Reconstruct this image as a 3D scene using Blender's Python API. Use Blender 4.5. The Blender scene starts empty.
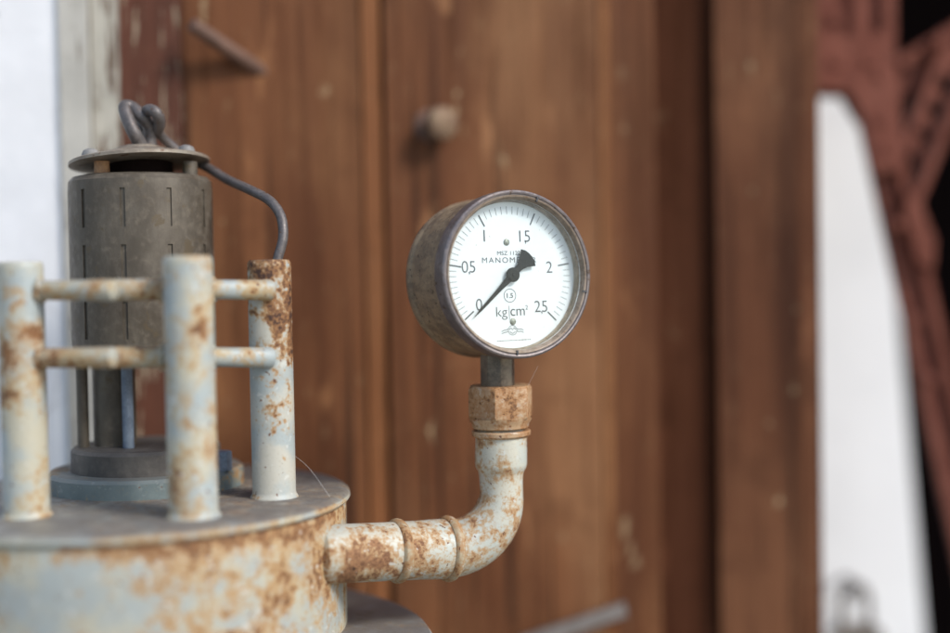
import bpy, bmesh, math, random
from mathutils import Vector, Matrix
random.seed(7)
R = math.radians
S = bpy.context.scene
COL = S.collection

# ------------------------------------------------------------------ camera
LENS = 50.0
F = LENS / 36.0 * 950.0
CAMZ = 1.30
CROT = Matrix.Rotation(R(90 - 1.8), 4, 'X') @ Matrix.Rotation(R(-1.0), 4, 'Z')
cam_d = bpy.data.cameras.new("camera")
cam = bpy.data.objects.new("camera", cam_d)
COL.objects.link(cam)
cam.matrix_world = Matrix.Translation((0, 0, CAMZ)) @ CROT
cam_d.lens = LENS
cam_d.sensor_width = 36
cam_d.clip_start = 0.01
cam_d.clip_end = 500
cam_d.dof.use_dof = True
cam_d.dof.focus_distance = 0.792
cam_d.dof.aperture_fstop = 1.2
cam_d.dof.aperture_blades = 9
S.camera = cam
S.render.resolution_x = 1024
S.render.resolution_y = 682


def P(px, py, Y):
    """a point of the place at depth Y that the photo shows at px, py"""
    d = CROT.to_3x3() @ Vector(((px - 475) / F, -(py - 316.5) / F, -1))
    return Vector((0, 0, CAMZ)) + d * (Y / d.y)


def X(px, Y):
    return (px - 475) / F * Y


# ------------------------------------------------------------------ nodes
class NT:
    def __init__(self, name):
        self.m = bpy.data.materials.new(name)
        self.m.use_nodes = True
        self.t = self.m.node_tree
        self.t.nodes.clear()
        self.out = self.t.nodes.new('ShaderNodeOutputMaterial')
        self.tc = self.t.nodes.new('ShaderNodeTexCoord')
        self.obj = self.tc.outputs['Object']

    def link(self, a, b):
        if hasattr(a, 'is_linked'):
            self.t.links.new(a, b)
        else:
            if isinstance(a, (tuple, list)) and len(a) == 3 and b.type == 'RGBA':
                a = (*a, 1)
            b.default_value = a

    def n(self, typ, ins=None, **props):
        nd = self.t.nodes.new(typ)
        for k, v in props.items():
            setattr(nd, k, v)
        for k, v in (ins or {}).items():
            self.link(v, nd.inputs[k])
        return nd

    def noise(self, scale, detail=5, rough=0.6, vec=None, dist=0.0, stretch=None, off=None):
        v = vec or self.obj
        if stretch or off:
            mp = self.n('ShaderNodeMapping', {'Vector': v})
            if stretch:
                mp.inputs['Scale'].default_value = stretch
            if off:
                mp.inputs['Location'].default_value = off
            v = mp.outputs[0]
        return self.n('ShaderNodeTexNoise', {'Vector': v, 'Scale': scale, 'Detail': detail,
                                             'Roughness': rough, 'Distortion': dist}).outputs[0]

    def ramp(self, fac, a, b, lo=0.0, hi=1.0):
        return self.n('ShaderNodeMapRange', {'Value': fac, 'From Min': a, 'From Max': b, 'To Min': lo, 'To Max': hi},
                      interpolation_type='SMOOTHSTEP').outputs[0]

    def math(self, op, a, b=0.0):
        nd = self.n('ShaderNodeMath', operation=op)
        self.link(a, nd.inputs[0])
        self.link(b, nd.inputs[1])
        return nd.outputs[0]

    def mix(self, fac, a, b, mode='MIX'):
        nd = self.n('ShaderNodeMixRGB', blend_type=mode)
        self.link(fac, nd.inputs[0])
        self.link(a, nd.inputs[1])
        self.link(b, nd.inputs[2])
        return nd.outputs[0]

    def bump(self, h, strength=0.3, dist=0.001, nrm=None):
        nd = self.n('ShaderNodeBump', {'Height': h, 'Strength': strength, 'Distance': dist})
        if nrm:
            self.link(nrm, nd.inputs['Normal'])
        return nd.outputs[0]

    def finish(self, color, rough=0.6, metal=0.0, normal=None, spec=0.5):
        b = self.n('ShaderNodeBsdfPrincipled')
        self.link(color, b.inputs['Base Color'])
        self.link(rough, b.inputs['Roughness'])
        self.link(metal, b.inputs['Metallic'])
        b.inputs['Specular IOR Level'].default_value = spec
        if normal:
            self.link(normal, b.inputs['Normal'])
        self.t.links.new(b.outputs[0], self.out.inputs[0])
        return self.m

    def sep(self, vec):
        return self.n('ShaderNodeSeparateXYZ', {0: vec}).outputs


def srgb(r, g, b):
    f = lambda c: (c / 255 / 12.92) if c <= 10 else ((c / 255 + 0.055) / 1.055) ** 2.4
    return (f(r), f(g), f(b))


def rusty_paint(name, paint_a, paint_b, t_ochre, t_rust, t_dark, big=22, small=120, dust=0.0,
                grad=None, seed=0.0, ochre=(0.40, 0.255, 0.095), ochre_amt=0.75,
                rust_a=(0.125, 0.055, 0.025), rust_b=(0.30, 0.145, 0.055), runs=0.0, chips=0.7, rim=0.0):
    """old pale paint with ochre stains that surround pits of brown rust"""
    q = NT(name)
    off = (seed, seed * 1.7, seed * 0.6)
    n0 = q.noise(big, 4, 0.55, off=off)
    n1 = q.noise(small * 0.45, 6, 0.62, dist=0.3, off=off)
    n2 = q.noise(small * 1.6, 6, 0.65, off=off)
    f = q.math('ADD', q.math('MULTIPLY', n0, 0.36), q.math('MULTIPLY', n1, 0.38))
    f = q.math('ADD', f, q.math('MULTIPLY', n2, 0.26))
    if grad:                                              # corrosion is worse towards one side
        x = q.sep(q.obj)['X' if grad[0] == 'x' else 'Z']
        f = q.math('ADD', f, q.ramp(x, grad[1], grad[2], grad[3], grad[4]))
    if runs:                                              # rust has run down in streaks
        st_ = q.noise(75, 5, 0.6, stretch=(1, 1, 0.16), off=off)
        f = q.math('ADD', f, q.ramp(st_, 0.38, 0.68, -runs, runs))
    if rim:                                               # water stands in the seam under the lid
        z = q.sep(q.obj)['Z']
        band = q.math('MULTIPLY', q.ramp(z, -0.024, -0.0075, 0, rim), q.ramp(z, -0.0066, -0.0058, 1, 0))
        f = q.math('ADD', f, band)
    m1 = q.ramp(f, t_ochre, t_ochre + 0.07)
    m2 = q.ramp(f, t_rust, t_rust + 0.014)
    m3 = q.ramp(f, t_dark, t_dark + 0.03)
    nb = q.noise(35, 4, 0.6, off=(3, 1, 7))
    base = q.mix(q.ramp(nb, 0.38, 0.62), paint_a, paint_b)
    fine = q.noise(650, 3, 0.6)
    base = q.mix(q.ramp(fine, 0.55, 0.75, 0, 0.35), base, (0.30, 0.25, 0.16))
    rustc = q.mix(q.ramp(q.noise(420, 5, 0.7), 0.35, 0.65), rust_a, rust_b)
    c = q.mix(q.math('MULTIPLY', m1, ochre_amt), base, ochre)
    c = q.mix(m2, c, rustc)
    halo = q.math('SUBTRACT', q.ramp(f, t_rust - 0.035, t_rust), m2)
    c = q.mix(q.math('MULTIPLY', halo, 0.55), c, (0.34, 0.16, 0.05))
    c = q.mix(m3, c, (0.055, 0.024, 0.014))
    chip = q.ramp(q.noise(170, 4, 0.6, off=(6, 3, 8)), 0.635, 0.645)                     # flakes lost, pale undercoat shows
    c = q.mix(q.math('MULTIPLY', chip, q.math('SUBTRACT', chips, q.math('MULTIPLY', m2, chips))), c, (0.53, 0.54, 0.50))
    # isolated pin pricks of rust
    pr = q.ramp(q.noise(300, 2, 0.5, off=(9, 2, 4)), 0.69, 0.73)
    c = q.mix(pr, c, (0.14, 0.06, 0.03))
    if dust:
        nz = q.n('ShaderNodeNewGeometry').outputs['Normal']
        up = q.ramp(q.sep(nz)['Z'], 0.55, 0.9)
        up = q.math('MULTIPLY', up, q.ramp(q.noise(60, 5, 0.65), 0.25, 0.6, 0.55, 1.0))
        c = q.mix(q.math('MULTIPLY', up, dust), c, (0.13, 0.118, 0.108))
    h = q.math('ADD', q.math('MULTIPLY', m2, -0.7), q.math('MULTIPLY', q.noise(500, 5, 0.7), q.math('ADD', m2, 0.25)))
    h = q.math('ADD', h, q.math('MULTIPLY', q.noise(90, 3), 0.4))
    rough = q.math('ADD', q.math('MULTIPLY', m1, 0.28), 0.46)
    return q.finish(c, rough, 0, q.bump(h, 0.55, 0.0012))


M = {}
CREAM, PALE = (0.45, 0.425, 0.33), (0.34, 0.385, 0.385)
M['drum'] = rusty_paint('rusty_tank_paint', (0.44, 0.42, 0.33), (0.35, 0.38, 0.365), 0.480, 0.582, 0.66, big=18, small=210,
                        dust=0.95, grad=('x', -0.08, 0.12, -0.03, 0.034), ochre=(0.41, 0.235, 0.078), ochre_amt=0.7, runs=0.022, rim=0.075)
M['post'] = rusty_paint('rusty_post_paint', CREAM, PALE, 0.480, 0.580, 0.65, big=26, small=180, dust=0.5, seed=2.3, ochre_amt=0.6,
                        ochre=(0.41, 0.255, 0.095), runs=0.015)
M['post_worn'] = rusty_paint('worn_post_paint', (0.47, 0.455, 0.39), PALE, 0.50, 0.56, 0.60, big=24, small=180, dust=0.4,
                             seed=5.1, grad=('z', 0.075, 0.115, 0.0, 0.052), runs=0.015)
M['bar'] = rusty_paint('rusty_bar_paint', (0.40, 0.37, 0.28), PALE, 0.462, 0.565, 0.66, big=30, small=160, dust=0.3, seed=8.2, ochre_amt=0.65)
M['elbow'] = rusty_paint('rusty_elbow_paint', (0.52, 0.50, 0.41), (0.45, 0.475, 0.43), 0.456, 0.545, 0.63, big=26, small=230,
                         dust=0.15, seed=1.4, ochre=(0.41, 0.25, 0.11), ochre_amt=0.8, rust_a=(0.17, 0.075, 0.035), rust_b=(0.34, 0.175, 0.08))
M['collar'] = rusty_paint('rusty_collar_paint', (0.40, 0.33, 0.22), (0.36, 0.29, 0.19), 0.44, 0.535, 0.63, big=40, small=260,
                          seed=7.4, ochre=(0.33, 0.18, 0.075), chips=0.4)
M['nut'] = rusty_paint('rusty_nut_metal', (0.46, 0.31, 0.18), (0.36, 0.21, 0.11), 0.45, 0.545, 0.61, big=60, small=300,
                       seed=4.4, ochre=(0.33, 0.165, 0.07), chips=0.25)
M['flange'] = rusty_paint('dusty_flange_paint', (0.24, 0.26, 0.27), (0.20, 0.23, 0.24), 0.53, 0.60, 0.66, dust=0.9, seed=6.6, chips=0.2)
M['plate'] = rusty_paint('dull_blue_plate_paint', (0.16, 0.20, 0.20), (0.12, 0.155, 0.16), 0.52, 0.59, 0.66, dust=0.6, seed=3.6, chips=0.15)


def metal_mat(name, a, b, scale=60, rough=0.55, metal=0.6, streak=None, spots=None, bump=0.25, spot_s=2.2, spec=0.5):
    q = NT(name)
    n1 = q.noise(scale, 6, 0.65, stretch=streak)
    n2 = q.noise(scale * 5, 4, 0.6)
    c = q.mix(q.ramp(n1, 0.36, 0.64), a, b)
    c = q.mix(q.ramp(n2, 0.45, 0.8, 0, 0.5), c, tuple(x * 1.6 for x in b))
    if spots:
        sp = q.ramp(q.noise(scale * spot_s, 5, 0.6, off=(4, 7, 1)), 0.60, 0.68)
        c = q.mix(sp, c, spots)
    r = q.ramp(n2, 0.3, 0.7, rough - 0.1, rough + 0.15)
    h = q.math('ADD', q.math('MULTIPLY', n1, 0.5), n2)
    return q.finish(c, r, metal, q.bump(h, bump, 0.0006), spec)


M['case'] = metal_mat('weathered_brass_case', (0.185, 0.137, 0.092), (0.31, 0.225, 0.138), 55, 0.55, 0.2, streak=(1, 1, 2.4),
                      spots=(0.085, 0.06, 0.038), bump=0.35, spot_s=6.5)
M['bezel'] = metal_mat('grey_bezel_metal', (0.15, 0.135, 0.14), (0.22, 0.19, 0.18), 90, 0.42, 0.6, spots=(0.10, 0.065, 0.04))
M['inner'] = metal_mat('brown_shaded_inner_ring', (0.17, 0.125, 0.085), (0.28, 0.22, 0.165), 130, 0.55, 0.1, spots=(0.16, 0.09, 0.045))  # brown metal, colour darkened to carry the rim's shadow
M['stem'] = metal_mat('dark_brass_stem', (0.10, 0.085, 0.07), (0.20, 0.165, 0.125), 120, 0.45, 0.6)
M['zinc'] = metal_mat('dull_zinc_sheet', (0.076, 0.061, 0.044), (0.130, 0.110, 0.084), 40, 0.55, 0.25, streak=(1, 1, 0.5),
                      spots=(0.10, 0.075, 0.045))
M['dark_zinc'] = metal_mat('dark_sheet_metal', (0.07, 0.064, 0.06), (0.11, 0.10, 0.09), 50, 0.6, 0.3)
M['lid'] = metal_mat('brown_lid_metal', (0.19, 0.15, 0.115), (0.26, 0.225, 0.18), 70, 0.55, 0.3, spots=(0.13, 0.06, 0.03))
M['rust_spacer'] = metal_mat('rusty_spacer', (0.24, 0.12, 0.06), (0.36, 0.20, 0.10), 120, 0.7, 0.0)
M['bolt'] = metal_mat('grey_bolt_steel', (0.17, 0.165, 0.16), (0.25, 0.245, 0.235), 120, 0.65, 0.2)
M['blue_bolt'] = metal_mat('blue_painted_bolt', (0.10, 0.13, 0.18), (0.15, 0.19, 0.24), 120, 0.5, 0.0)
M['wire'] = metal_mat('grey_steel_wire', (0.095, 0.085, 0.083), (0.145, 0.13, 0.125), 160, 0.5, 0.4, spots=(0.12, 0.07, 0.045))
M['iron'] = metal_mat('brown_iron', (0.105, 0.058, 0.040), (0.165, 0.092, 0.065), 90, 0.65, 0.2)
M['knob'] = metal_mat('worn_knob_metal', (0.14, 0.080, 0.048), (0.20, 0.135, 0.080), 110, 0.65, 0.3, spots=(0.2, 0.13, 0.1))
M['latch'] = metal_mat('grey_latch_metal', (0.13, 0.115, 0.105), (0.19, 0.17, 0.16), 90, 0.5, 0.4)
M['truss'] = metal_mat('red_brown_steel_paint', (0.148, 0.048, 0.032), (0.195, 0.069, 0.047), 30, 0.65, 0.0, spots=(0.11, 0.034, 0.020), spec=0.12)
M['padlock'] = metal_mat('dull_padlock_metal', (0.22, 0.185, 0.155), (0.34, 0.29, 0.24), 80, 0.5, 0.5)

q = NT('white_enamel_dial')
c = q.mix(q.ramp(q.noise(60, 4), 0.35, 0.7), (0.84, 0.84, 0.83), (0.80, 0.80, 0.78))
c = q.mix(q.ramp(q.noise(420, 2, 0.5), 0.74, 0.78, 0, 0.6), c, (0.36, 0.27, 0.16))
M['dial'] = q.finish(c, 0.38, 0)
q = NT('black_dial_print')
M['print'] = q.finish(q.mix(q.noise(300, 3), (0.03, 0.032, 0.036), (0.06, 0.06, 0.065)), 0.6)
q = NT('black_pointer_paint')
M['pointer'] = q.finish(q.mix(q.noise(200, 4), (0.012, 0.012, 0.013), (0.02, 0.02, 0.02)), 0.8, spec=0.2)
q = NT('grey_rivet_metal')
M['rivet'] = q.finish(q.mix(q.ramp(q.noise(500, 4), 0.35, 0.65), (0.15, 0.15, 0.12), (0.34, 0.34, 0.28)), 0.45, 0.5)

# dial glass: pane tinted faintly blue for the sky's reflection, glossy by angle
q = NT('dial_glass')
fr = q.n('ShaderNodeFresnel', {'IOR': 1.27})
tr = q.n('ShaderNodeBsdfTransparent', {'Color': (0.948, 0.975, 0.985, 1)})
gl = q.n('ShaderNodeBsdfGlossy', {'Color': (1, 1, 1, 1), 'Roughness': 0.03})
mx = q.n('ShaderNodeMixShader')
q.t.links.new(fr.outputs[0], mx.inputs[0])
q.t.links.new(tr.outputs[0], mx.inputs[1])
q.t.links.new(gl.outputs[0], mx.inputs[2])
q.t.links.new(mx.outputs[0], q.out.inputs[0])
M['glass'] = q.m


def wood(name, dark, mid, light, fleck=0.5, peel=None, peel_t=0.6, seed=0.0, rough=0.55, coarse=1.0, peel_s=75, spec=0.12):
    q = NT(name)
    o = (seed, seed * 0.7, seed * 1.3)
    g1 = q.noise(38 * coarse, 6, 0.62, stretch=(1, 1, 0.055), dist=0.5, off=o)
    g2 = q.noise(210 * coarse, 5, 0.7, stretch=(1, 1, 0.03), off=o)
    g3 = q.noise(7, 4, 0.55, stretch=(1, 1, 0.4), off=o)
    c = q.mix(q.ramp(g1, 0.34, 0.66), dark, mid)
    c = q.mix(q.ramp(g3, 0.42, 0.68, 0, 0.75), c, light)
    c = q.mix(q.ramp(g2, 0.50, 0.66, 0, 0.45), c, tuple(x * 0.42 for x in dark))
    wp = q.ramp(q.noise(30, 4, 0.6, stretch=(1, 1, 0.35), off=(5 + seed, 0, 3)), 0.60, 0.74, 0, 0.5)
    c = q.mix(wp, c, tuple(x * 1.5 for x in light))                                  # varnish worn through
    fl = q.ramp(q.noise(46, 3, 0.55, stretch=(1, 1, 0.5), off=(seed + 2, 8, 1)), 0.69, 0.75, 0, fleck)
    c = q.mix(fl, c, (0.42, 0.31, 0.18))
    f2 = q.ramp(q.noise(170, 3, 0.6, stretch=(1, 1, 0.28), off=(seed + 1, 2, 6)), 0.64, 0.74, 0, fleck * 0.35)   # small scratches
    c = q.mix(f2, c, (0.40, 0.26, 0.14))
    ck = q.ramp(q.noise(60, 4, 0.6, stretch=(1.6, 1.6, 0.02), off=(seed + 3, 1, 2)), 0.64, 0.66)            # drying cracks
    c = q.mix(q.math('MULTIPLY', ck, 0.75), c, (0.03, 0.014, 0.008))
    mot = q.noise(16, 6, 0.7, off=(seed, 9, 2))
    c = q.mix(q.ramp(mot, 0.5, 0.68, 0, 0.5), c, tuple(x * 0.55 for x in mid))
    h = q.math('SUBTRACT', q.math('MULTIPLY', g1, 0.6), g2)
    h = q.math('SUBTRACT', h, q.math('MULTIPLY', ck, 1.2))
    if peel:
        pm = q.ramp(q.noise(peel_s, 7, 0.68, stretch=(1, 1, 0.09), off=(seed, 4, 4)), peel_t, peel_t + 0.03)
        pc = q.mix(q.ramp(q.noise(22, 5, 0.6), 0.35, 0.65), peel, tuple(x * 0.82 for x in peel))
        c = q.mix(pm, c, pc)
        h = q.math('ADD', h, q.math('MULTIPLY', pm, 0.8))
    r = q.ramp(g2, 0.35, 0.65, rough - 0.1, rough + 0.2)
    return q.finish(c, r, 0, q.bump(h, 0.5, 0.0015), spec=spec)


DK, MD, LT = (0.080, 0.028, 0.012), (0.162, 0.064, 0.027), (0.245, 0.115, 0.050)
M['door1'] = wood('brown_door_wood', DK, MD, LT, 0.55, seed=0.0)
M['door2'] = wood('brown_door_wood_worn', DK, MD, (0.26, 0.128, 0.060), 0.8, seed=3.1)
M['door3'] = wood('brown_door_edge_wood', DK, MD, LT, 0.45, seed=6.4)
M['bead'] = wood('worn_highlit_bead_wood', (0.115, 0.042, 0.017), (0.22, 0.088, 0.035), (0.28, 0.13, 0.055), 0.5, seed=4.9)  # worn wood, lightened to hold the highlight along the bevelled strip
M['stile'] = wood('flaking_door_stile_wood', (0.065, 0.026, 0.017), (0.11, 0.042, 0.026), (0.13, 0.052, 0.032), 0.3,
                  peel=(0.34, 0.27, 0.19), peel_t=0.585, seed=1.7, peel_s=230)
M['frame'] = wood('pale_frame_paint', (0.12, 0.085, 0.055), (0.18, 0.13, 0.09), (0.2, 0.15, 0.11), 0.2,
                  peel=(0.53, 0.505, 0.45), peel_t=0.38, seed=2.2, peel_s=200)
M['frame_edge'] = wood('peeling_frame_paint', (0.10, 0.06, 0.04), (0.16, 0.095, 0.06), (0.2, 0.13, 0.08), 0.3,
                       peel=(0.50, 0.465, 0.39), peel_t=0.45, seed=5.2, peel_s=200)
M['recess'] = wood('shade_darkened_recess_wood', (0.050, 0.018, 0.009), (0.068, 0.025, 0.013), (0.085, 0.033, 0.017), 0.1, seed=7.7, spec=0.04, rough=0.8)  # brown wood with the recess's shade worked into its colour
M['jamb'] = wood('brown_post_wood', (0.050, 0.018, 0.009), (0.130, 0.049, 0.023), (0.185, 0.080, 0.039), 0.8, seed=9.3, coarse=1.1)

q = NT('white_lime_plaster')
c = q.mix(q.ramp(q.noise(14, 6, 0.6), 0.35, 0.7), (0.85, 0.85, 0.86), (0.77, 0.77, 0.78))
v = q.n('ShaderNodeTexVoronoi', {'Vector': q.obj, 'Scale': 9.0}, feature='DISTANCE_TO_EDGE').outputs[0]
cr = q.math('MULTIPLY', q.ramp(v, 0.0, 0.012, 1, 0), q.ramp(q.noise(11, 3), 0.52, 0.6))
c = q.mix(q.math('MULTIPLY', cr, 0.5), c, (0.35, 0.33, 0.31))
chip = q.ramp(q.noise(60, 5, 0.6, off=(1, 5, 2)), 0.70, 0.73)
c = q.mix(q.math('MULTIPLY', chip, 0.8), c, (0.28, 0.25, 0.22))
M['plaster'] = q.finish(c, 0.85, 0, q.bump(q.math('SUBTRACT', q.noise(45, 6, 0.65), q.math('MULTIPLY', chip, 0.6)), 0.35, 0.003), spec=0.2)
q = NT('white_painted_masonry')
c = q.mix(q.ramp(q.noise(6, 5, 0.6), 0.35, 0.7), (0.87, 0.87, 0.87), (0.80, 0.80, 0.80))
M['pillar'] = q.finish(c, 0.8, 0, q.bump(q.noise(40, 5), 0.3, 0.003), spec=0.2)
q = NT('near_black_shade')
M['dark'] = q.finish(q.mix(q.noise(8, 4, stretch=(1, 1, .1)), (0.006, 0.003, 0.003), (0.010, 0.005, 0.004)), 0.9, spec=0.1)  # near-black base colour stands for the shade inside shed and throat
q = NT('pale_spider_silk')
M['thread'] = q.finish(q.mix(q.noise(200), (0.6, 0.58, 0.55), (0.75, 0.73, 0.7)), 0.4)
q = NT('trodden_ground')
c = q.mix(q.ramp(q.noise(5, 8, 0.65), 0.35, 0.65), (0.20, 0.18, 0.15), (0.32, 0.30, 0.26))
M['ground'] = q.finish(c, 0.9, 0, q.bump(q.noise(40, 6), 0.5, 0.01))


# ------------------------------------------------------------------ building blocks
def smooth_by_angle(me, ang=35):
    me.shade_smooth()
    bm = bmesh.new()
    bm.from_mesh(me)
    for e in bm.edges:
        if len(e.link_faces) == 2 and e.calc_face_angle(0) > R(ang):
            e.smooth = False
    bm.to_mesh(me)
    bm.free()


def obj(name, bm, mat, parent=None, root=None, smooth=True, ang=35):
    """link one mesh; bm is in world space, root is the location of its thing"""
    bmesh.ops.recalc_face_normals(bm, faces=bm.faces)
    if root is not None:
        bmesh.ops.translate(bm, verts=bm.verts, vec=-Vector(root))
    me = bpy.data.meshes.new(name)
    bm.to_mesh(me)
    bm.free()
    if smooth:
        smooth_by_angle(me, ang)
    me.materials.append(mat)
    o = bpy.data.objects.new(name, me)
    COL.objects.link(o)
    if parent:
        o.parent = parent
    return o


def thing(name, label, cat, loc, group=None):
    o = bpy.data.objects.new(name, None)
    o.empty_display_size = 0.02
    COL.objects.link(o)
    o.location = loc
    return tag(o, label, cat, group)


def tag(o, label, cat, group=None):
    o['label'] = label
    o['category'] = cat
    if group:
        o['group'] = group
    return o


def lathe(bm, prof, mat4=Matrix.Identity(4), seg=64, wob=0.0):
    """profile of (r, z) about local Z"""
    rings = []
    for r, z in prof:
        if r < 1e-6:
            rings.append([bm.verts.new(mat4 @ Vector((0, 0, z)))])
        else:
            ring = []
            for k in range(seg):
                a = 2 * math.pi * k / seg
                rr = r * (1 + wob * math.sin(3 * a + z * 200) * 0.5 + wob * math.sin(5 * a + 1.3) * 0.5)
                ring.append(bm.verts.new(mat4 @ Vector((rr * math.cos(a), rr * math.sin(a), z))))
            rings.append(ring)
    for A, B in zip(rings, rings[1:]):
        for k in range(seg):
            k2 = (k + 1) % seg
            if len(A) == 1 and len(B) == 1:
                continue
            if len(A) == 1:
                bm.faces.new((A[0], B[k], B[k2]))
            elif len(B) == 1:
                bm.faces.new((A[k], A[k2], B[0]))
            else:
                bm.faces.new((A[k], A[k2], B[k2], B[k]))
    return bm


def spline(pts, n=10):
    """Catmull-Rom through points of any dimension"""
    pts = [Vector(p) for p in pts]
    ext = [pts[0] * 2 - pts[1]] + pts + [pts[-1] * 2 - pts[-2]]
    out = []
    for i in range(1, len(ext) - 2):
        p0, p1, p2, p3 = ext[i - 1:i + 3]
        for k in range(n):
            t = k / n
            out.append(0.5 * ((2 * p1) + (p2 - p0) * t + (2 * p0 - 5 * p1 + 4 * p2 - p3) * t * t
                              + (3 * p1 - p0 - 3 * p2 + p3) * t ** 3))
    out.append(pts[-1])
    return out


def tube(bm, pts, rad, seg=24, cap=True, wob=0.0, closed=False):
    pts = [Vector(p) for p in pts]
    n = len(pts)
    rad = rad if isinstance(rad, (list, tuple)) else [rad] * n
    rings = []
    up = None
    for i, p in enumerate(pts):
        if closed:
            t = pts[(i + 1) % n] - pts[i - 1]
        else:
            t = pts[min(i + 1, n - 1)] - pts[max(i - 1, 0)]
        t.normalize()
        if up is None:
            up = Vector((0, 0, 1)) if abs(t.z) < 0.9 else Vector((1, 0, 0))
        u = (up - t * up.dot(t)).normalized()
        w = t.cross(u)
        up = u
        ring = []
        for k in range(seg):
            a = 2 * math.pi * k / seg
            r = rad[i] * (1 + wob * math.sin(2 * a + i * 0.7) + wob * math.sin(3 * a - i * 0.5))
            ring.append(bm.verts.new(p + (u * math.cos(a) + w * math.sin(a)) * r))
        rings.append(ring)
    pairs = list(zip(rings, rings[1:]))
    if closed:
        pairs.append((rings[-1], rings[0]))
    for A, B in pairs:
        for k in range(seg):
            bm.faces.new((A[k], A[(k + 1) % seg], B[(k + 1) % seg], B[k]))
    if cap and not closed:
        for ring, i, j in ((rings[0], 0, 1), (rings[-1], n - 1, n - 2)):
            d = (pts[i] - pts[j]).normalized()
            c = pts[i]
            cur = ring
            for s, e in ((0.92, 0.22), (0.7, 0.36), (0.0, 0.42)):
                if s == 0:
                    cv = bm.verts.new(c + d * rad[i] * e)
                    for k in range(seg):
                        bm.faces.new((cur[k], cur[(k + 1) % seg], cv))
                else:
                    nx = [bm.verts.new(c + (v.co - c) * s + d * rad[i] * e) for v in ring]
                    for k in range(seg):
                        bm.faces.new((cur[k], cur[(k + 1) % seg], nx[(k + 1) % seg], nx[k]))
                    cur = nx
    return bm


def hexa(bm, c0, axis, r, h, cham=0.0, rot=0.0, sides=6, rnd=0.07):
    """nut or bolt head: rounded corners, crowned top and bottom, built along axis"""
    m = Matrix.Translation(c0) @ Vector(axis).to_track_quat('Z', 'Y').to_matrix().to_4x4() @ Matrix.Rotation(rot, 4, 'Z')
    cor = [Vector((math.cos(2 * math.pi * k / sides), math.sin(2 * math.pi * k / sides))) for k in range(sides)]
    pts = []
    for k in range(sides):
        a, b, c = cor[k - 1], cor[k], cor[(k + 1) % sides]
        p, q_ = b.lerp(a, rnd), b.lerp(c, rnd)
        for t in (0, 0.25, 0.5, 0.75, 1):
            pts.append(p * (1 - t) ** 2 + b * 2 * t * (1 - t) + q_ * t * t)
        pts += [b.lerp(c, 0.25), b.lerp(c, 0.5), b.lerp(c, 0.75)]
    ap = math.cos(math.pi / sides)
    lim = 1 - cham / r
    rings = []
    for z, f in ((0, 0.0), (0.3, 0.45), (1.0, 1.0)):
        rings.append((z * cham * 0.9, f))
    prof = rings + [(h - z, f) for z, f in reversed(rings)]
    rv = []
    for z, f in prof:
        ring = []
        for p in pts:
            L = p.length
            lo = min(L, max(ap * 0.985, lim))
            ring.append(bm.verts.new(m @ Vector((p.x * r * (lo + (L - lo) * f) / L, p.y * r * (lo + (L - lo) * f) / L, z))))
        rv.append(ring)
    n = len(pts)
    for A, B in zip(rv, rv[1:]):
        for k in range(n):
            bm.faces.new((A[k], A[(k + 1) % n], B[(k + 1) % n], B[k]))
    bm.faces.new(rv[0])
    bm.faces.new(rv[-1])
    return bm


def bevel(bm, w, seg=2, ang=30):
    es = [e for e in bm.edges if len(e.link_faces) == 2 and e.calc_face_angle(0) > R(ang)]
    bmesh.ops.bevel(bm, geom=es, offset=w, segments=seg, profile=0.6, affect='EDGES')
    return bm


def prism(bm, base, vec):
    """closed prism: polygon base (3D points) swept along vec"""
    A = [bm.verts.new(Vector(p)) for p in base]
    B = [bm.verts.new(Vector(p) + Vector(vec)) for p in base]
    bm.faces.new(A)
    bm.faces.new(list(reversed(B)))
    n = len(A)
    for k in range(n):
        bm.faces.new((A[k], A[(k + 1) % n], B[(k + 1) % n], B[k]))
    return bm


def planbox(p0, p1, thick, z0, z1, bev=0.003, wav=0.0):
    """upright board whose front face runs from p0 to p1 in plan (x, y)"""
    bm = bmesh.new()
    a, b = Vector((*p0, z0)), Vector((*p1, z0))
    t = (b - a).normalized()
    nrm = Vector((-t.y, t.x, 0))
    if nrm.y < 0:
        nrm = -nrm
    prism(bm, [a, b, b + nrm * thick, a + nrm * thick], (0, 0, z1 - z0))
    if bev:
        bevel(bm, bev, 3)
    return bm


def beam(bm, a, b, w, d):
    """flat steel bar from a to b, w wide across the view, d deep"""
    a, b = Vector(a), Vector(b)
    t = (b - a).normalized()
    dep = Vector((0, 1, 0))
    s = t.cross(dep).normalized()
    prism(bm, [a - s * w / 2, a + s * w / 2, b + s * w / 2, b - s * w / 2], dep * d)
    return bm


# ------------------------------------------------------------------ pressure gauge
G0 = P(519, 274, 0.785)                          # middle of the bezel's front
tow = (Vector((0, 0, CAMZ)) - G0)
az = math.atan2(tow.x, -tow.y) + R(29.0)         # the face is turned 29 degrees to the right of the viewer
nrm = Vector((math.sin(az), -math.cos(az), math.sin(R(3.0)))).normalized()
gx = Vector((0, 0, 1)).cross(nrm).normalized()
gy = nrm.cross(gx)
GM = Matrix((gx, gy, nrm)).transposed().to_4x4()
GM.translation = G0
gauge = thing('pressure_gauge', 'round pressure gauge with white dial and black pointer on the rusty elbow pipe', 'gauge', G0)


def gpart(name, bm, mat, parent=gauge, **kw):
    """mesh given in gauge space"""
    bm.transform(GM)
    return obj(name, bm, mat, parent, G0, **kw)


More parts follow.
